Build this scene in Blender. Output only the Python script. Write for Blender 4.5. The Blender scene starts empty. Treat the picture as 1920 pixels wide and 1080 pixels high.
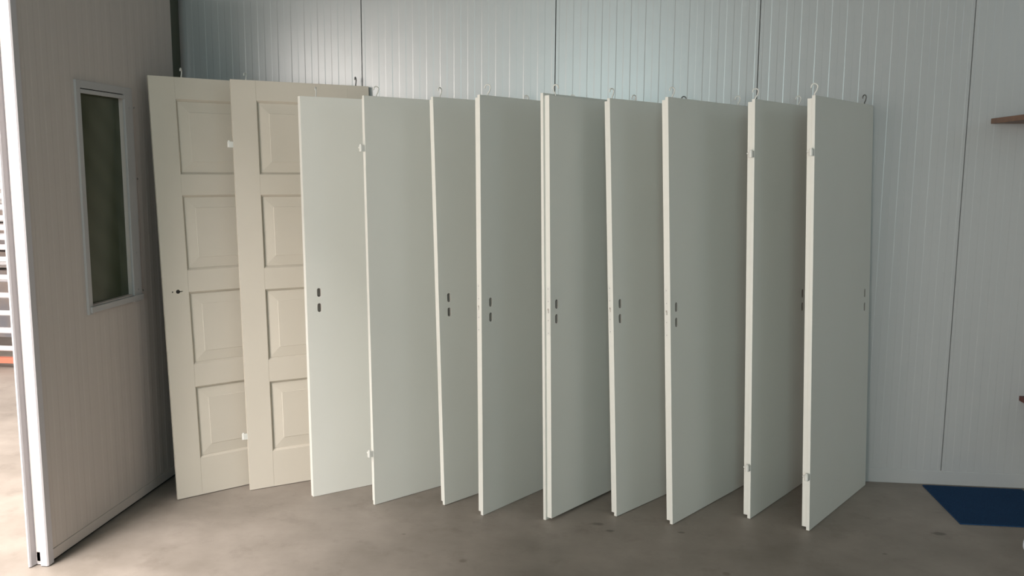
import bpy, bmesh, math, random
from mathutils import Vector, Matrix
PI = math.pi
random.seed(4)
SC = bpy.context.scene
COL = SC.collection

# ------------------------------------------------------------------ camera
WA = 0.110908                      # the room is turned a little against the camera
cam_d = bpy.data.cameras.new('camera')
cam_d.sensor_fit = 'HORIZONTAL'; cam_d.sensor_width = 36.0
cam_d.lens = 36.0 * 1647.03 / 1920.0
cam_d.clip_start = 0.05; cam_d.clip_end = 100
cam = bpy.data.objects.new('camera', cam_d); COL.objects.link(cam)
pitch, roll = 0.136477, 0.006294
fw = Vector((0, math.cos(pitch), -math.sin(pitch))); up = Vector((0, math.sin(pitch), math.cos(pitch))); rt = Vector((1, 0, 0))
r2 = rt * math.cos(roll) + up * math.sin(roll); u2 = -rt * math.sin(roll) + up * math.cos(roll)
M = Matrix((r2, u2, -fw)).transposed()
cam.matrix_world = Matrix.Translation((0, 0, 1.68751)) @ (Matrix.Rotation(WA, 3, 'Z') @ M).to_4x4()
SC.camera = cam

# ------------------------------------------------------------------ world, lights, exposure
w = bpy.data.worlds.new('world'); SC.world = w; w.use_nodes = True
w.node_tree.nodes['Background'].inputs[0].default_value = (0.80, 0.88, 1.0, 1)
w.node_tree.nodes['Background'].inputs[1].default_value = 0.6
SC.view_settings.view_transform = 'Standard'; SC.view_settings.look = 'None'
SC.view_settings.gamma = 1.0; SC.view_settings.use_curve_mapping = False
SC.view_settings.exposure = 0.0

def area(name, loc, direction, sx, sy, power, color, spread=PI):
    l = bpy.data.lights.new(name, 'AREA'); l.shape = 'RECTANGLE'; l.size = sx; l.size_y = sy
    l.energy = power; l.color = color; l.spread = spread
    o = bpy.data.objects.new(name, l); COL.objects.link(o); o.location = loc
    o.rotation_euler = Vector(direction).to_track_quat('-Z', 'Y').to_euler()
    return o
# daylight through the hall's wide front gate, slanting past the end of the left wall
area('hall_gate_daylight', (-6.7, -5.95, 2.1), (0, 1, 0), 6.0, 3.8, 740, (1.0, 0.92, 0.87))
area('hall_roof_light', (-3.5, 0.4, 4.9), (0, 0, -1), 1.6, 7.0, 1380, (1.0, 0.94, 0.90))
# window in the wall behind the camera
area('rear_window_daylight', (0.0, -5.85, 2.45), (0, 1, 0), 1.6, 2.0, 132, (0.72, 0.97, 0.97))
# roof light of the room
area('room_roof_light', (1.6, -0.5, 4.1), (0, 0, -1), 4.0, 6.0, 5, (0.74, 0.92, 1.0))
# window high in the right wall
area('right_window_daylight', (4.42, 1.0, 3.1), (-1, 0, 0), 1.3, 1.0, 7, (0.58, 0.84, 1.0))

# ------------------------------------------------------------------ materials
def mat(name, col, rough=0.5, metal=0.0, spec=0.5, noise=None, bump=None, speck=None):
    m = bpy.data.materials.new(name); m.use_nodes = True
    nt = m.node_tree; b = nt.nodes['Principled BSDF']
    b.inputs['Base Color'].default_value = (*col, 1); b.inputs['Roughness'].default_value = rough
    b.inputs['Metallic'].default_value = metal; b.inputs['Specular IOR Level'].default_value = spec
    tc = nt.nodes.new('ShaderNodeTexCoord')
    if noise:
        sc_, amt, col2 = noise
        n = nt.nodes.new('ShaderNodeTexNoise'); n.inputs['Scale'].default_value = sc_; n.inputs['Detail'].default_value = 6
        r = nt.nodes.new('ShaderNodeValToRGB')
        r.color_ramp.elements[0].position = 0.5 - amt; r.color_ramp.elements[0].color = (*col, 1)
        r.color_ramp.elements[1].position = 0.5 + amt; r.color_ramp.elements[1].color = (*col2, 1)
        nt.links.new(tc.outputs['Object'], n.inputs['Vector']); nt.links.new(n.outputs[0], r.inputs[0])
        nt.links.new(r.outputs[0], b.inputs['Base Color'])
    if bump:
        n = nt.nodes.new('ShaderNodeTexNoise'); n.inputs['Scale'].default_value = bump[0]; n.inputs['Detail'].default_value = 4
        bp = nt.nodes.new('ShaderNodeBump'); bp.inputs['Strength'].default_value = bump[1]; bp.inputs['Distance'].default_value = bump[2]
        nt.links.new(tc.outputs['Object'], n.inputs['Vector'])
        nt.links.new(n.outputs[0], bp.inputs['Height']); nt.links.new(bp.outputs[0], b.inputs['Normal'])
    return m

PRIMER = mat('door_primer', (0.75, 0.75, 0.70), 0.55, spec=0.35, noise=(3.0, 0.25, (0.77, 0.77, 0.72)), bump=(140, 0.12, 0.002))
CREAM = mat('panel_door_primer', (0.66, 0.605, 0.52), 0.55, spec=0.35, noise=(3.0, 0.25, (0.69, 0.635, 0.55)), bump=(140, 0.12, 0.002))
HOOKM = mat('painted_wire', (0.70, 0.70, 0.66), 0.45)
HOOKD = mat('dark_wire', (0.16, 0.16, 0.155), 0.4, metal=0.6)  # darker, partly metallic tone for some of the hooks
HINGEM = mat('painted_hinge', (0.72, 0.72, 0.68), 0.45)
METAL = mat('lock_steel', (0.42, 0.42, 0.42), 0.35, metal=0.8)
DARK = mat('hole_shade', (0.018, 0.016, 0.014), 0.8)  # near-black, painted in for the shade inside holes and gaps
POCKET = mat('lock_pocket', (0.42, 0.38, 0.34), 0.8)
PANELM = mat('coated_steel_panel', (0.45, 0.466, 0.468), 0.31, metal=0.15, spec=0.6, bump=(9, 0.05, 0.01))
SEAM = mat('seam_filler', (0.03, 0.03, 0.03), 0.8)
BASEM = mat('coated_steel_base', (0.42, 0.46, 0.47), 0.4)
LEAFM = mat('coated_leaf', (0.55, 0.495, 0.46), 0.5, spec=0.3, bump=(9, 0.05, 0.01))
ALU = mat('white_aluminium', (0.56, 0.535, 0.55), 0.75, spec=0.15)
FRAMEW = mat('window_frame_paint', (0.44, 0.43, 0.43), 0.5)
GREEN = mat('dark_green_post', (0.10, 0.11, 0.08), 0.6)
RUBBER = mat('black_rubber', (0.015, 0.015, 0.015), 0.8)
WHITEW = mat('white_wall', (0.62, 0.60, 0.58), 0.7)
CEILM = mat('ceiling_sheet', (0.45, 0.46, 0.45), 0.7)
RED = mat('red_oxide_steel', (0.50, 0.16, 0.10), 0.6)
RACKM = mat('rack_tube_paint', (0.74, 0.73, 0.76), 0.4)
RACKD = mat('rack_goods', (0.52, 0.42, 0.36), 0.7, noise=(4, 0.2, (0.34, 0.34, 0.38)))  # brown and grey mixed by noise
WOOD = mat('stained_wood', (0.115, 0.052, 0.028), 0.5, noise=(14, 0.3, (0.20, 0.10, 0.05)))
WOODR = mat('red_brown_wood', (0.10, 0.022, 0.016), 0.5)
MATM = mat('blue_carpet', (0.013, 0.038, 0.085), 0.95, spec=0.1, noise=(260, 0.2, (0.020, 0.064, 0.155)), bump=(400, 0.6, 0.004))
TAPE = mat('pale_plastic', (0.55, 0.57, 0.62), 0.4)

def glass_mat():
    m = bpy.data.materials.new('dark_green_glass'); m.use_nodes = True
    nt = m.node_tree; b = nt.nodes['Principled BSDF']
    b.inputs['Base Color'].default_value = (0.034, 0.042, 0.026, 1); b.inputs['Roughness'].default_value = 0.14
    b.inputs['Specular IOR Level'].default_value = 0.35
    tc = nt.nodes.new('ShaderNodeTexCoord'); n = nt.nodes.new('ShaderNodeTexWave')
    n.bands_direction = 'DIAGONAL'; n.inputs['Scale'].default_value = 3.5; n.inputs['Distortion'].default_value = 3.0
    r = nt.nodes.new('ShaderNodeValToRGB')
    r.color_ramp.elements[0].color = (0.062, 0.074, 0.046, 1); r.color_ramp.elements[1].color = (0.072, 0.084, 0.054, 1)
    nt.links.new(tc.outputs['Object'], n.inputs[0]); nt.links.new(n.outputs[0], r.inputs[0]); nt.links.new(r.outputs[0], b.inputs['Base Color'])
    return m
GLASS = glass_mat()

SPOTS = [(1.56, 4.12, 0.022), (1.24, 3.86, 0.012), (-0.03, 4.03, 0.028), (0.03, 3.96, 0.018), (0.36, 3.98, 0.016), (-0.92, 3.80, 0.010)]
def floor_mat():
    m = bpy.data.materials.new('worn_concrete'); m.use_nodes = True
    nt = m.node_tree; b = nt.nodes['Principled BSDF']; L = nt.links.new
    tc = nt.nodes.new('ShaderNodeTexCoord')
    n1 = nt.nodes.new('ShaderNodeTexNoise'); n1.inputs['Scale'].default_value = 1.7; n1.inputs['Detail'].default_value = 8; n1.inputs['Roughness'].default_value = 0.62
    r1 = nt.nodes.new('ShaderNodeValToRGB')
    e = r1.color_ramp.elements
    e[0].position = 0.32; e[0].color = (0.215, 0.186, 0.157, 1)
    e[1].position = 0.66; e[1].color = (0.345, 0.302, 0.264, 1)
    n2 = nt.nodes.new('ShaderNodeTexNoise'); n2.inputs['Scale'].default_value = 6; n2.inputs['Detail'].default_value = 9; n2.inputs['Roughness'].default_value = 0.68
    r2_ = nt.nodes.new('ShaderNodeValToRGB')
    r2_.color_ramp.elements[0].position = 0.28; r2_.color_ramp.elements[0].color = (0.66, 0.64, 0.62, 1)
    r2_.color_ramp.elements[1].position = 0.46; r2_.color_ramp.elements[1].color = (1, 1, 1, 1)
    n3 = nt.nodes.new('ShaderNodeTexVoronoi'); n3.inputs['Scale'].default_value = 2.6
    r3 = nt.nodes.new('ShaderNodeValToRGB')
    r3.color_ramp.elements[0].position = 0.030; r3.color_ramp.elements[0].color = (0.38, 0.36, 0.34, 1)
    r3.color_ramp.elements[1].position = 0.055; r3.color_ramp.elements[1].color = (1, 1, 1, 1)
    for n in (n1, n2, n3): L(tc.outputs['Object'], n.inputs['Vector'])
    L(n1.outputs[0], r1.inputs[0]); L(n2.outputs[0], r2_.inputs[0]); L(n3.outputs['Distance'], r3.inputs[0])
    m1 = nt.nodes.new('ShaderNodeMix'); m1.data_type = 'RGBA'; m1.blend_type = 'MULTIPLY'; m1.inputs[0].default_value = 0.55
    m2 = nt.nodes.new('ShaderNodeMix'); m2.data_type = 'RGBA'; m2.blend_type = 'MULTIPLY'; m2.inputs[0].default_value = 0.45
    L(r1.outputs[0], m1.inputs[6]); L(r2_.outputs[0], m1.inputs[7]); L(m1.outputs[2], m2.inputs[6]); L(r3.outputs[0], m2.inputs[7])
    cur = m2.outputs[2]
    sep = nt.nodes.new('ShaderNodeSeparateXYZ'); L(tc.outputs['Object'], sep.inputs[0])
    def mth(op, a, b_=None):
        q = nt.nodes.new('ShaderNodeMath'); q.operation = op
        for i, v in enumerate((a, b_)):
            if v is None: continue
            if isinstance(v, (int, float)): q.inputs[i].default_value = v
            else: L(v, q.inputs[i])
        return q.outputs[0]
    for (sx, sy, rad) in SPOTS:
        dx = mth('MULTIPLY', mth('SUBTRACT', sep.outputs[0], sx), 0.8); dy = mth('MULTIPLY', mth('SUBTRACT', sep.outputs[1], sy), 1.5)
        dd = mth('SQRT', mth('ADD', mth('MULTIPLY', dx, dx), mth('MULTIPLY', dy, dy)))
        dd = mth('ADD', dd, mth('MULTIPLY', mth('SUBTRACT', n2.outputs[0], 0.5), rad * 3.2))
        rs = nt.nodes.new('ShaderNodeMapRange'); rs.inputs[1].default_value = rad * 0.5; rs.inputs[2].default_value = rad * 1.2
        rs.inputs[3].default_value = 0.55; rs.inputs[4].default_value = 0.0
        L(dd, rs.inputs[0])
        mx = nt.nodes.new('ShaderNodeMix'); mx.data_type = 'RGBA'; L(rs.outputs[0], mx.inputs[0]); L(cur, mx.inputs[6]); mx.inputs[7].default_value = (0.05, 0.043, 0.036, 1)
        cur = mx.outputs[2]
    L(cur, b.inputs['Base Color'])
    rr = nt.nodes.new('ShaderNodeMapRange'); rr.inputs[3].default_value = 0.42; rr.inputs[4].default_value = 0.62
    L(n1.outputs[0], rr.inputs[0]); L(rr.outputs[0], b.inputs['Roughness'])
    bp = nt.nodes.new('ShaderNodeBump'); bp.inputs['Strength'].default_value = 0.25; bp.inputs['Distance'].default_value = 0.004
    L(n2.outputs[0], bp.inputs['Height']); L(bp.outputs[0], b.inputs['Normal'])
    return m
FLOORM = floor_mat()

# ------------------------------------------------------------------ mesh helpers
def add_box(bm, x0, x1, y0, y1, z0, z1):
    v = [bm.verts.new(p) for p in ((x0, y0, z0), (x1, y0, z0), (x1, y1, z0), (x0, y1, z0), (x0, y0, z1), (x1, y0, z1), (x1, y1, z1), (x0, y1, z1))]
    for f in ((0, 3, 2, 1), (4, 5, 6, 7), (0, 1, 5, 4), (1, 2, 6, 5), (2, 3, 7, 6), (3, 0, 4, 7)):
        bm.faces.new([v[i] for i in f])
def add_prism(bm, prof, axis, a0, a1):
    """closed outline (two coordinates) pushed along one axis; outline counter-clockwise or not, normals are fixed later"""
    def P(p, a):
        return (a, p[0], p[1]) if axis == 'x' else (p[0], a, p[1]) if axis == 'y' else (p[0], p[1], a)
    A = [bm.verts.new(P(p, a0)) for p in prof]; B = [bm.verts.new(P(p, a1)) for p in prof]
    n = len(prof)
    bm.faces.new(A); bm.faces.new(B[::-1])
    for i in range(n): bm.faces.new((A[i], B[i], B[(i + 1) % n], A[(i + 1) % n]))
def add_tube(bm, pts, r, seg=8, cap=True):
    pts = [Vector(p) for p in pts]; rings = []; prev = None
    for i, p in enumerate(pts):
        t = (pts[min(i + 1, len(pts) - 1)] - pts[max(i - 1, 0)]).normalized()
        if prev is None:
            a = t.orthogonal().normalized()
        else:
            a = (prev - t * prev.dot(t)).normalized()
        prev = a; b = t.cross(a)
        rings.append([bm.verts.new(p + (a * math.cos(2 * PI * k / seg) + b * math.sin(2 * PI * k / seg)) * r) for k in range(seg)])
    for A, B in zip(rings, rings[1:]):
        for k in range(seg):
            f = bm.faces.new((A[k], A[(k + 1) % seg], B[(k + 1) % seg], B[k])); f.smooth = True
    if cap: bm.faces.new(rings[0][::-1]); bm.faces.new(rings[-1])
def obj(name, bm, m, parent=None, bevel=0.0, seg=2):
    bmesh.ops.recalc_face_normals(bm, faces=bm.faces)
    me = bpy.data.meshes.new(name); bm.to_mesh(me); bm.free()
    me.materials.append(m)
    o = bpy.data.objects.new(name, me); COL.objects.link(o)
    if parent: o.parent = parent
    if bevel:
        b = o.modifiers.new('bevel', 'BEVEL'); b.width = bevel; b.segments = seg; b.limit_method = 'ANGLE'; b.angle_limit = 0.6
    return o
def box(name, x0, x1, y0, y1, z0, z1, m, parent=None, bevel=0.0):
    bm = bmesh.new(); add_box(bm, x0, x1, y0, y1, z0, z1); return obj(name, bm, m, parent, bevel)
def tag(o, label, cat, group=None):
    o['label'] = label; o['category'] = cat
    if group: o['group'] = group
    return o
def struct(o, label=None):
    o['kind'] = 'structure'
    if label: o['label'] = label
    return o
def empty(name, loc=(0, 0, 0)):
    o = bpy.data.objects.new(name, None); COL.objects.link(o); o.location = loc; o.empty_display_size = 0.1
    return o

# ------------------------------------------------------------------ room shell
WB = 4.797            # face of the back wall
LX = -2.336           # room side of the left wall and its leaf
HZ = 4.2
struct(box('floor', -14, 4.7, -6.2, 12, -0.15, 0.0, FLOORM), 'worn grey-brown concrete floor with scuffs and dark spots')

wb = struct(box('wall_back', -2.50, 4.7, WB + 0.010, WB + 0.15, 0.0, HZ, SEAM), 'pale steel back wall of upright ribbed panels')
S0, SP = -1.3665, 1.0565
def panel_mesh(wid, n=14, d=0.0005, slope=0.0040, gap=0.0011):
    bm = bmesh.new()
    per = wid / n; pts = [(gap, 0.012), (gap + 0.0015, 0.0)]
    for i in range(n):
        x = i * per
        a = x + per * 0.25 - slope / 2; c = x + per * 0.75 - slope / 2
        pts += [(a, 0.0), (a + slope, d), (c, d), (c + slope, 0.0)]
    pts += [(wid - gap - 0.0015, 0.0), (wid - gap, 0.012)]
    lo = [bm.verts.new((x, y, 0.075)) for x, y in pts]; hi = [bm.verts.new((x, y, HZ)) for x, y in pts]
    for i in range(len(pts) - 1): bm.faces.new((lo[i], lo[i + 1], hi[i + 1], hi[i]))
    bmesh.ops.recalc_face_normals(bm, faces=bm.faces)
    me = bpy.data.meshes.new('wall_panel')
    # the open sheet must face the room
    bm.normal_update()
    if sum(f.normal.y for f in bm.faces) > 0: bmesh.ops.reverse_faces(bm, faces=bm.faces)
    bm.to_mesh(me); bm.free(); me.materials.append(PANELM)
    return me
pm = panel_mesh(SP)
for k in range(-1, 6):
    o = bpy.data.objects.new('wall_panel', pm); COL.objects.link(o); o.parent = wb
    o.location = (S0 + k * SP, WB, 0)
    if k == 5:
        o.scale.x = (4.7 - (S0 + k * SP)) / SP
struct(box('baseboard_back', -2.41, 4.52, WB - 0.003, WB + 0.02, 0.0, 0.078, PANELM, bevel=0.003))

# left wall: pier beyond the opening toward the camera, header over opening and leaf, dark post in the corner
bm = bmesh.new()
add_box(bm, LX - 0.12, LX, -6.05, -5.0, 0, HZ)
add_box(bm, LX - 0.12, LX, -5.0, WB, 2.62, HZ)
struct(obj('wall_left', bm, WHITEW))
struct(box('trim_1', LX - 0.14, -2.404, 4.47, WB - 0.004, 0, 2.62, GREEN), 'dark green post in the corner behind the leaf')
bm = bmesh.new()
add_box(bm, 4.5, 4.62, -6.05, WB - 0.008, 0, 2.6); add_box(bm, 4.5, 4.62, -6.05, WB - 0.008, 3.6, HZ)
add_box(bm, 4.5, 4.62, -6.05, 0.35, 2.6, 3.6); add_box(bm, 4.5, 4.62, 1.65, WB - 0.008, 2.6, 3.6)
struct(obj('wall_right', bm, WHITEW))
bm = bmesh.new()
add_box(bm, 4.53, 4.58, 0.35, 1.65, 2.6, 2.66); add_box(bm, 4.53, 4.58, 0.35, 1.65, 3.54, 3.6)
for y in (0.35, 0.97, 1.59): add_box(bm, 4.53, 4.58, y, y + 0.06, 2.66, 3.54)
struct(obj('window_2', bm, ALU))
# rear wall behind the camera with the high window
bm = bmesh.new()
add_box(bm, LX, 4.5, -6.05, -5.93, 0, 1.45)
add_box(bm, LX, 4.5, -6.05, -5.93, 3.55, HZ)
add_box(bm, LX, -0.95, -6.05, -5.93, 1.45, 3.55)
add_box(bm, 0.95, 4.5, -6.05, -5.93, 1.45, 3.55)
struct(obj('wall_front', bm, WHITEW))
bm = bmesh.new()
add_box(bm, -0.95, 0.95, -6.02, -5.95, 1.45, 1.51); add_box(bm, -0.95, 0.95, -6.02, -5.95, 3.49, 3.55)
for x in (-0.95, -0.03, 0.89): add_box(bm, x, x + 0.06, -6.02, -5.95, 1.51, 3.49)
struct(obj('window_1', bm, ALU))
struct(box('ceiling', LX - 0.12, 4.62, -6.05, WB + 0.15, HZ, HZ + 0.1, CEILM))
# the hall outside the leaf
struct(box('wall_hall_back', -12.1, -2.5, 10.0, 10.2, 0, 5.0, WHITEW))
bm = bmesh.new(); add_box(bm, -12.1, -12.0, -6.05, 10.0, 0, 5.0); struct(obj('wall_hall_left', bm, WHITEW))
struct(box('wall_hall_front', -12.1, LX - 0.12, -6.2, -6.05, 0, 5.0, WHITEW))
struct(box('wall_hall_right', -2.50, -2.40, WB + 0.15, 10.0, 0, 5.0, WHITEW))
struct(box('ceiling_hall', -12.1, LX - 0.12, -6.2, 10.2, 5.0, 5.1, CEILM))

# ------------------------------------------------------------------ the insulated leaf in the left wall (door_1)
d1 = struct(empty('door_1', (LX, 3.29, 0)), 'heavy grey insulated leaf with a narrow dark window and pale edge profile')
W_ = 1.275
# window hole: local y 0.400..0.780, z 1.04..2.02
bm = bmesh.new()
wy0, wy1, wz0, wz1 = 0.412, 0.770, 1.055, 2.005
T = 0.050
add_box(bm, -T, 0, 0.0, wy0, 0.020, 2.60)
add_box(bm, -T, 0, wy1, W_, 0.020, 2.60)
add_box(bm, -T, 0, wy0, wy1, 0.020, wz0)
add_box(bm, -T, 0, wy0, wy1, wz1, 2.60)
obj('leaf_core', bm, LEAFM, d1)
# face sheet with its faint ribs
def sheet(y0, y1, z0, z1):
    bm = bmesh.new(); pts = []
    y = y0; per = 0.075; k = 0
    pts.append((y0, 0.0015))
    while y + per < y1:
        pts += [(y + per * .25, 0.0015), (y + per * .25 + .006, 0.0021), (y + per * .75, 0.0021), (y + per * .75 + .006, 0.0015)]
        y += per
    pts.append((y1, 0.0015))
    lo = [bm.verts.new((x, yy, z0)) for yy, x in pts]; hi = [bm.verts.new((x, yy, z1)) for yy, x in pts]
    for i in range(len(pts) - 1): bm.faces.new((lo[i], lo[i + 1], hi[i + 1], hi[i]))
    return bm
for a in ((0.0, wy0, 0.065, 2.60), (wy1, W_, 0.065, 2.60), (wy0, wy1, 0.065, wz0), (wy0, wy1, wz1, 2.60)):
    obj('face_sheet', sheet(*a), LEAFM, d1)
obj('bottom_profile', (lambda b: (add_box(b, -T - 0.002, 0.004, 0.0, W_, 0.016, 0.062), b)[1])(bmesh.new()), LEAFM, d1, bevel=0.002)
# near edge profile: bright cap, groove, outer flange standing proud
bm = bmesh.new()
add_prism(bm, [(0.005, 0.03), (0.005, -0.004), (0.000, -0.009), (-0.026, -0.010), (-0.030, -0.007), (-0.033, 0.004), (-0.057, 0.006), (-0.061, -0.022), (-0.065, -0.028),
               (-0.072, -0.028), (-0.075, -0.022), (-0.075, 0.03)], 'z', 0.004, 2.61)
obj('edge_profile', bm, ALU, d1)
obj('bottom_seal', (lambda b: (add_box(b, -0.040, -0.012, 0.032, W_ - .01, 0.001, 0.018), b)[1])(bmesh.new()), RUBBER, d1)
# window frame of the leaf
bm = bmesh.new()
add_box(bm, 0.000, 0.012, 0.380, 0.412, 1.015, 2.056)
add_box(bm, 0.000, 0.012, 0.765, 0.835, 1.015, 2.056)
add_box(bm, 0.000, 0.012, 0.412, 0.765, 2.000, 2.018)
add_box(bm, 0.000, 0.012, 0.412, 0.765, 2.022, 2.056)
wf = obj('window_frame', bm, FRAMEW, d1, bevel=0.0015)
box('top_slot_shade', 0.0005, 0.004, 0.40, 0.78, 2.0175, 2.0225, DARK, wf)  # near-black strip laid in the slot as its shade
box('window_sill', 0.000, 0.020, 0.392, 0.835, 1.022, 1.050, FRAMEW, wf, 0.002)
for y, z in ((0.80, 1.96), (0.80, 1.62), (0.80, 1.26), (0.80, 1.075), (0.395, 1.55)):
    bm = bmesh.new(); bmesh.ops.create_cone(bm, cap_ends=True, segments=10, radius1=0.0045, radius2=0.0035, depth=0.003, matrix=Matrix.Translation((0.0135, y, z)) @ Matrix.Rotation(PI / 2, 4, 'Y'))
    obj('screw', bm, METAL, wf)
for y, z in ((0.862, 1.965), (0.862, 1.62), (0.862, 1.062)):
    bm = bmesh.new(); bmesh.ops.create_cone(bm, cap_ends=True, segments=10, radius1=0.005, radius2=0.004, depth=0.003, matrix=Matrix.Translation((0.0035, y, z)) @ Matrix.Rotation(PI / 2, 4, 'Y'))
    obj('screw', bm, METAL, d1)
obj('pane', (lambda b: (add_box(b, -0.030, -0.022, wy0 - .002, wy1 + .002, wz0 - .002, wz1 + .002), b)[1])(bmesh.new()), GLASS, d1)

# ------------------------------------------------------------------ doors leaning in a row
def boolean_cut(o, cutter_bm):
    bmesh.ops.recalc_face_normals(cutter_bm, faces=cutter_bm.faces)
    me = bpy.data.meshes.new('cut'); cutter_bm.to_mesh(me); cutter_bm.free()
    me.materials.append(POCKET)
    c = bpy.data.objects.new('cut', me); COL.objects.link(c)
    md = o.modifiers.new('cut', 'BOOLEAN'); md.object = c; md.operation = 'DIFFERENCE'; md.solver = 'EXACT'; md.use_self = True
    try: md.material_mode = 'TRANSFER'
    except Exception: pass
    par = o.parent; o.parent = None
    dg = bpy.context.evaluated_depsgraph_get()
    new = bpy.data.meshes.new_from_object(o.evaluated_get(dg))
    o.modifiers.remove(md); o.data = new; o.parent = par
    bpy.data.objects.remove(c); bpy.data.meshes.remove(me)

def stadium(bm, cx, cz, wd, ht, y0, y1, seg=8):
    r = wd / 2; pts = []
    for k in range(seg + 1): a = PI * k / seg; pts.append((cx + r * math.cos(a), cz + ht / 2 - r + r * math.sin(a)))
    for k in range(seg + 1): a = PI + PI * k / seg; pts.append((cx + r * math.cos(a), cz - ht / 2 + r + r * math.sin(a)))
    add_prism(bm, pts, 'y', y0, y1)

LIP, OV, OB = 0.0155, 0.013, 0.011
TH = 0.041
def door_body(w_, h, rebated, flipped, th):
    """one closed shape: flush slab, or slab with a thinner lip standing out all round"""
    bm = bmesh.new()
    if not rebated:
        add_box(bm, 0, w_, 0, th, 0, h); return bm
    def ring(ins, insb, y): return [bm.verts.new(p) for p in ((ins, y, insb), (w_ - ins, y, insb), (w_ - ins, y, h - insb), (ins, y, h - insb))]
    if flipped: seq = [(OV, OB, 0), (OV, OB, th - LIP), (0, 0, th - LIP), (0, 0, th)]
    else: seq = [(0, 0, 0), (0, 0, LIP), (OV, OB, LIP), (OV, OB, th)]
    R = [ring(*s) for s in seq]
    for A, B in zip(R, R[1:]):
        for k in range(4): bm.faces.new((A[k], A[(k + 1) % 4], B[(k + 1) % 4], B[k]))
    bm.faces.new(R[0][::-1]); bm.faces.new(R[-1])
    return bm

def hook_bm(turn, size=1.0):
    bm = bmesh.new(); R = 0.0125 * size; r = 0.0030 * size
    pts = [(0, 0, -0.015), (0, 0, 0.006)]
    cz = 0.0345 * size
    # neck sweeps out then three quarters of a circle
    pts += [(R * 0.25, 0, 0.012 * size), (R * 0.70, 0, 0.020 * size)]
    for k in range(0, 15):
        a = math.radians(-38 + k * 236 / 14); pts.append((R * math.cos(a), 0, cz + R * math.sin(a)))
    add_tube(bm, pts, r)
    # little collar where it is screwed in
    bmesh.ops.create_cone(bm, cap_ends=True, segments=10, radius1=0.0048, radius2=0.0036, depth=0.004, matrix=Matrix.Translation((0, 0, 0.002)))
    bmesh.ops.rotate(bm, verts=bm.verts, cent=(0, 0, 0), matrix=Matrix.Rotation(turn, 3, 'Z'))
    return bm
def hinge_bm():
    bm = bmesh.new()
    add_prism(bm, [(0.006, 0.001), (-0.019, 0.001), (-0.024, 0.005), (-0.025, 0.012), (-0.021, 0.018), (0.006, 0.018)], 'z', -0.017, 0.013)
    bmesh.ops.create_cone(bm, cap_ends=True, segments=12, radius1=0.0062, radius2=0.0062, depth=0.006, matrix=Matrix.Translation((-0.016, 0.0095, 0.0155)))
    bmesh.ops.create_cone(bm, cap_ends=True, segments=12, radius1=0.0045, radius2=0.0045, depth=0.014, matrix=Matrix.Translation((-0.016, 0.021, 0.002)) @ Matrix.Rotation(PI / 2, 4, 'X'))
    add_box(bm, -0.004, 0.012, 0.011, 0.026, -0.004, 0.004)
    return bm

PZ = ((0.189, 0.563), (0.676, 1.050), (1.158, 1.540), (1.642, 2.020))
def raised_panel(x0, x1, z0, z1, par):
    """bevelled field sitting in its recess"""
    bm = bmesh.new(); e = 0.0005; be = 0.052
    def q(i, y): return [bm.verts.new(p) for p in ((x0 + i, y, z0 + i), (x1 - i, y, z0 + i), (x1 - i, y, z1 - i), (x0 + i, y, z1 - i))]
    R = [q(e, 0.0168), q(e, 0.0130), q(0.004, 0.0130), q(be, 0.0070), q(0.002 + be, 0.0052)]
    for A, B in zip(R, R[1:]):
        for k in range(4): bm.faces.new((A[k], A[(k + 1) % 4], B[(k + 1) % 4], B[k]))
    bm.faces.new(R[-1]); bm.faces.new(R[0][::-1])
    return obj('panel', bm, CREAM, par)

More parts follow.
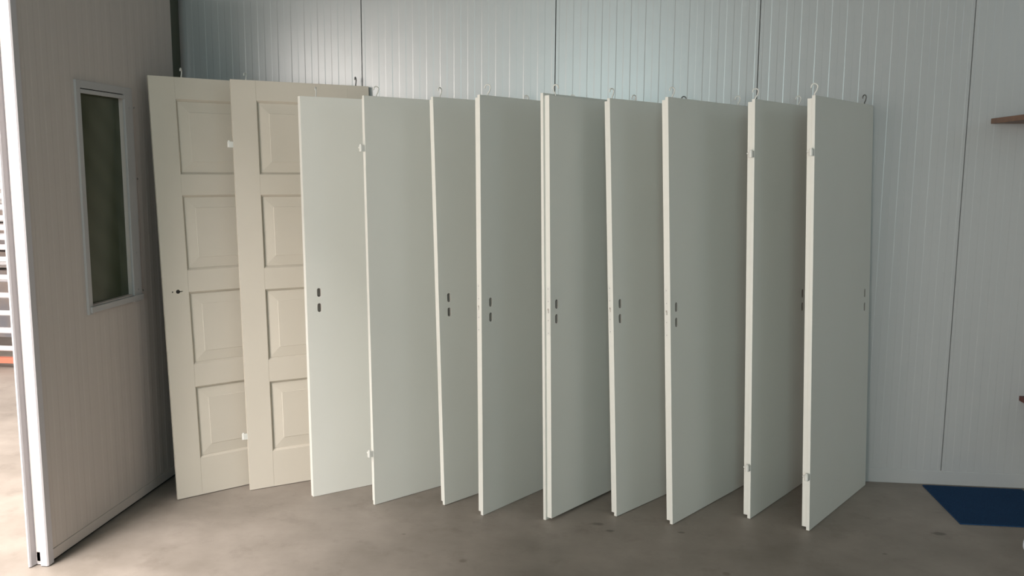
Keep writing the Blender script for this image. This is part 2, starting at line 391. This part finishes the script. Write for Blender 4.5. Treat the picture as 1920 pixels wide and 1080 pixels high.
ROWL = 'primed white doors standing in a row against the back wall'
def make_door(a, b, yaw, lean, h, w_, label, kind='plain', rebated=True, flipped=False, th=TH, slots=(), hooks=(), hinges=(), latch=None, key=False):
    root = empty('leaning_door', (a, b, 0))
    # local x = away from the camera along the door, local y = out of its hidden face, local z = up the door
    yw = math.radians(yaw); ln = math.radians(lean)
    d = Vector((math.sin(yw), math.cos(yw), 0)); n = Vector((math.cos(yw), -math.sin(yw), 0))
    z = Vector((0, 0, 1)) * math.cos(ln) + n * math.sin(ln); y = z.cross(d)
    root.matrix_world = Matrix.Translation((a, b, abs(math.sin(ln)) * th + 0.0005)) @ Matrix((d, y, z)).transposed().to_4x4()
    tag(root, label, 'door', ROWL); root['kind'] = 'thing'
    # every far corner stays clear of the wall
    for ox, oy in (((0, 0), (0 if not rebated else -OV, th), (0, LIP)) if not flipped else ((0, th), (0, th - LIP), (-OV, 0))):
        c = root.matrix_world @ Vector((0, oy, h))
        w_ = min(w_, (WB - 0.004 - c.y) / d.y - ox) if lean <= 0 else w_
    m = CREAM if kind == 'panelled' else PRIMER
    body = obj('door_slab', door_body(w_, h, rebated, flipped, th), m, root)
    cut = bmesh.new(); use = False
    for sx, sz in slots: stadium(cut, sx, sz, 0.0195, 0.044, -0.01, 0.024); use = True
    if use: boolean_cut(body, cut)
    else: cut.free()
    if key:
        cut = bmesh.new()
        for cx, r in ((0.046, 0.0038), (0.073, 0.0105)):
            bmesh.ops.create_cone(cut, cap_ends=True, segments=16, radius1=r, radius2=r, depth=0.06, matrix=Matrix.Translation((cx, 0.0, 1.055)) @ Matrix.Rotation(PI / 2, 4, 'X'))
        boolean_cut(body, cut)
        for cx, r in ((0.046, 0.0034), (0.073, 0.0102)):
            bm = bmesh.new(); bmesh.ops.create_cone(bm, cap_ends=True, segments=16, radius1=r, radius2=r, depth=0.012, matrix=Matrix.Translation((cx, 0.009, 1.055)) @ Matrix.Rotation(PI / 2, 4, 'X'))
            obj('keyhole', bm, DARK, root)  # dark plug inside the cut hole, its colour stands for the shade
        cut = bmesh.new(); add_box(cut, 0.080, 0.096, -0.01, 0.029, 1.0525, 1.0575); boolean_cut(body, cut)
    if kind == 'panelled':
        # four recesses with slanted sides, then the raised fields inside them
        cut = bmesh.new(); x0, x1 = 0.125, w_ - 0.120
        for z0, z1 in PZ:
            i = 0.0
            def q(ins, yy): return [cut.verts.new(p) for p in ((x0 + ins, yy, z0 + ins), (x1 - ins, yy, z0 + ins), (x1 - ins, yy, z1 - ins), (x0 + ins, yy, z1 - ins))]
            A = q(-0.001, -0.002); B = q(0.0125, 0.0165)
            for k in range(4): cut.faces.new((A[k], A[(k + 1) % 4], B[(k + 1) % 4], B[k]))
            cut.faces.new(A[::-1]); cut.faces.new(B)
        # thin joints between stiles and rails
        zz = [0.0] + [v for p in PZ for v in p] + [h]
        me0 = body.data
        boolean_cut(body, cut)
        cut = bmesh.new()
        for i in range(0, len(zz), 2):
            for xx in (x0 + 0.0, x1 - 0.0): add_box(cut, xx - 0.0008, xx + 0.0008, -0.01, 0.0012, zz[i] - 0.001, zz[i + 1] + 0.001)
        boolean_cut(body, cut)
        for mm in range(len(body.data.materials)): body.data.materials[mm] = m
        if key and len(body.data.materials) > 1: pass
        for z0, z1 in PZ: raised_panel(x0 + 0.0115, x1 - 0.0115, z0 + 0.0115, z1 - 0.0115, root)
    bv = body.modifiers.new('bevel', 'BEVEL'); bv.width = 0.0009; bv.segments = 2; bv.limit_method = 'ANGLE'; bv.angle_limit = 0.9
    for sx, sz in slots:
        lk = box('lock_case', sx - 0.0085, sx + 0.0085, 0.0200, 0.0235, sz - 0.018, sz + 0.018, METAL if flipped else POCKET, root)
    if flipped:
        for k, (sx, sz) in enumerate(slots):
            z0 = sz + (0.008 if k == 0 else -0.018)
            box('lock_gap_shade', sx - 0.0080, sx + 0.0080, 0.0160, 0.0195, z0, z0 + 0.010, DARK, root)  # dark box painted as the shade in the lock's gap
            box('lock_spindle', sx - 0.0045, sx + 0.0015, 0.0120, 0.0195, sz - (0.012 if k == 0 else 0.004), sz + (0.006 if k == 0 else 0.014), METAL, root)
    if latch is not None:
        fx = OV if (rebated and not flipped) else (OV if flipped else 0)
        y0, y1 = (LIP + 0.003, th - 0.003) if not flipped else (0.003, th - LIP - 0.003)
        fp = box('lock_faceplate', fx - 0.0009, fx + 0.002, y0, y1, latch - 0.115, latch + 0.115, HINGEM, root, 0.0006)
        yc = (y0 + y1) / 2
        box('latch_hole_patch', fx - 0.0012, fx, yc - 0.004, yc + 0.004, latch - 0.010, latch + 0.012, POCKET, fp)  # flat darker patch on the plate, the hole's shade put into colour
        box('latch_bolt', fx - 0.0045, fx, yc - 0.002, yc + 0.004, latch - 0.009, latch + 0.004, HINGEM, fp)
        for dz in (-0.105, -0.045, 0.045, 0.105):
            bm = bmesh.new(); bmesh.ops.create_cone(bm, cap_ends=True, segments=8, radius1=0.0022, radius2=0.0022, depth=0.001, matrix=Matrix.Translation((fx - 0.0012, yc, latch + dz)) @ Matrix.Rotation(PI / 2, 4, 'Y'))
            obj('screw', bm, METAL, fp)
    for k, hk in enumerate(hooks):
        hx, turn = hk[0], hk[1]
        P0 = root.matrix_world @ Vector((hx, 0, h)); rgt = Vector((P0.y, -P0.x, 0)).normalized()
        turn += math.degrees(math.atan2(rgt.dot(y), rgt.dot(d)))      # turn is counted from the plane square to the room's middle
        size = hk[2] if len(hk) > 2 else 1.0; hm = HOOKD if len(hk) > 3 else HOOKM
        hy = (LIP / 2 + 0.004) if not flipped else 0.013
        zt = h - OB if (rebated and flipped) else (h if not rebated else h)
        hb = hook_bm(math.radians(turn), size)
        ho = obj('hook', hb, hm, root); ho.location = (hx, hy, zt)
        if len(hk) > 3: ho['label'] = 'dark hook'
    for hz in hinges:
        hg = obj('hinge', hinge_bm(), HINGEM, root, bevel=0.0008); hg.location = (-0.002 if not flipped else 0, 0, hz)
    return root

SL = ((0.066, 1.046), (0.066, 0.974))
make_door(-2.1537, 4.0619, 45.90, -4.48, 2.127, 0.862, 'cream four-panel door with a keyhole, leftmost of the row, beside the grey leaf',
          'panelled', hooks=((0.165, 75), (0.496, 60)), key=True)
make_door(-1.8448, 4.2367, 54.5, -3.50, 2.120, 0.764, 'cream four-panel door without keyhole, second from the left, thin joint lines on its rails',
          'panelled', hooks=((0.664, 75, 1.0, 1),), hinges=(1.796, 0.288))
make_door(-1.4878, 4.1915, 49.93, -1.34, 2.026, 0.860, 'pale flush door with two slots, standing just right of the four-panel doors',
          rebated=False, th=0.030, slots=((0.066, 1.055), (0.066, 0.978)), hooks=((0.087, 80),))
make_door(-1.1464, 4.1254, 42.33, -1.16, 2.021, 0.849, 'flush door without slots whose two hinges stick out from its left edge',
          hinges=(1.774, 0.267), hooks=((0.077, 25, 1.0),))
make_door(-0.7970, 4.1640, 38.07, -2.08, 2.019, 0.727, 'narrow-looking flush door with two dark slots, right of the door with protruding hinges',
          slots=SL, hooks=((0.055, 48), (0.66, 30)))
make_door(-0.5872, 4.0605, 33.51, -0.72, 2.017, 0.848, 'flush door with two slots and a latch, left of the door with the grooved edge',
          slots=SL, hooks=((0.068, -15, 1.08), (0.739, 10)), latch=1.022)
# the one turned round: its lip is on the hidden side
make_door(-0.2579, 4.0284, 34.39, -1.30, 2.024, 0.890, 'flush door with a deep groove along its near edge and metal showing in its slots',
          flipped=True, slots=((0.060, 1.049), (0.059, 0.979)), hooks=((0.078, 150, 1.1), (0.734, 40)), latch=1.020)
make_door(0.0611, 4.1273, 37.80, -2.76, 2.009, 0.753, 'flush door with two slots and latch, right of the door with the grooved edge',
          slots=((0.054, 1.041), (0.053, 0.969)), hooks=((0.032, 40), (0.636, 20, 1, 1)), latch=1.013)
make_door(0.3262, 4.0630, 35.51, -2.74, 2.009, 0.813, 'wide flush door with two pale slots and a latch, third from the right',
          slots=((0.052, 1.041), (0.052, 0.969)), hooks=((0.055, 25), (0.685, 15)), latch=1.016)
make_door(0.7062, 4.1827, 33.68, -1.94, 2.006, 0.674, 'flush door second from the right, hinges on its white edge, slots at its far side',
          slots=((0.600, 1.041), (0.600, 0.971)), hooks=((0.030, 8, 1.05), (0.530, 10)), hinges=(1.756, 0.258))
make_door(0.9607, 4.0707, 33.28, -2.25, 2.014, 0.797, 'rightmost door of the row, grey flush face with hinges on its white near edge',
          slots=((0.722, 1.051), (0.722, 0.979)), hooks=((0.020, 5, 1.12), (0.691, -50, 1, 1)), hinges=(1.763, 0.263))

# ------------------------------------------------------------------ right side things
t = box('wall_shelf', 1.917, 3.9, WB - 0.46, WB - 0.001, 1.923, 1.949, WOOD, bevel=0.002)
tag(t, 'dark brown wooden shelf board high on the right end of the back wall', 'shelf')
t = box('low_shelf', 2.168, 3.9, WB - 0.42, WB - 0.001, 0.482, 0.508, WOODR, bevel=0.002)
tag(t, 'red-brown wooden board low at the right frame edge, above the blue carpet tile', 'shelf')
t = box('carpet_tile', 1.702, 2.21, 4.245, 4.768, 0.0, 0.006, MATM, bevel=0.002)
tag(t, 'dark blue carpet tile lying on the concrete against the back wall', 'mat')
bm = bmesh.new()
add_tube(bm, [(0.043 * math.cos(a), 0, 0.043 + 0.043 * math.sin(a)) for a in [2 * PI * k / 24 for k in range(25)]], 0.007, cap=False)
bmesh.ops.translate(bm, verts=bm.verts, vec=(0, 0, 0.0075))
t = obj('plastic_ring', bm, TAPE); t.location = (1.888, 3.945, 0); t.rotation_euler = (0, 0, 0.5)
tag(t, 'small pale plastic ring on the floor at the right frame edge, below the carpet tile', 'ring')

# ------------------------------------------------------------------ rack in the hall beyond the leaf
rk = empty('drying_rack', (-5.25, 6.7, 0))
tag(rk, 'white tubular rack of many level bars standing in the bright hall beyond the leaf', 'rack')
zs = [0.16, 0.31, 0.46, 0.61, 0.76, 0.91, 1.01, 1.09, 1.17, 1.25, 1.34, 1.43, 1.52, 1.62, 1.78, 1.92, 2.05]
for z_ in zs:
    bm = bmesh.new(); add_tube(bm, [(-0.9, 0, z_), (0.9, 0, z_)], 0.022, 10); obj('crossbar', bm, RACKM, rk)
    bm = bmesh.new(); add_tube(bm, [(-0.9, 0.55, z_ + 0.05), (0.9, 0.55, z_ + 0.05)], 0.020, 10); obj('crossbar', bm, RACKM, rk)
for x_ in (-0.9, 0.9):
    for y_ in (0, 0.55):
        box('upright', x_ - .025, x_ + .025, y_ - .025, y_ + .025, 0.0, 2.15, RACKM, rk)
box('base_beam', -0.95, 0.62, -0.05, 0.0, 0.045, 0.09, RED, rk)
g = empty('batten_stack', (-5.25, 7.9, 0)); tag(g, 'pale brown and grey goods stacked low behind the bars of the white rack', 'goods')
for i, (z0, z1) in enumerate(((0.0, 0.22), (0.24, 0.40), (0.43, 0.66), (0.69, 0.84), (0.88, 1.12), (1.15, 1.30))):
    box('batten', -1.2, 1.0, 0 + 0.03 * (i % 2), 0.25, z0, z1, RACKD, g)
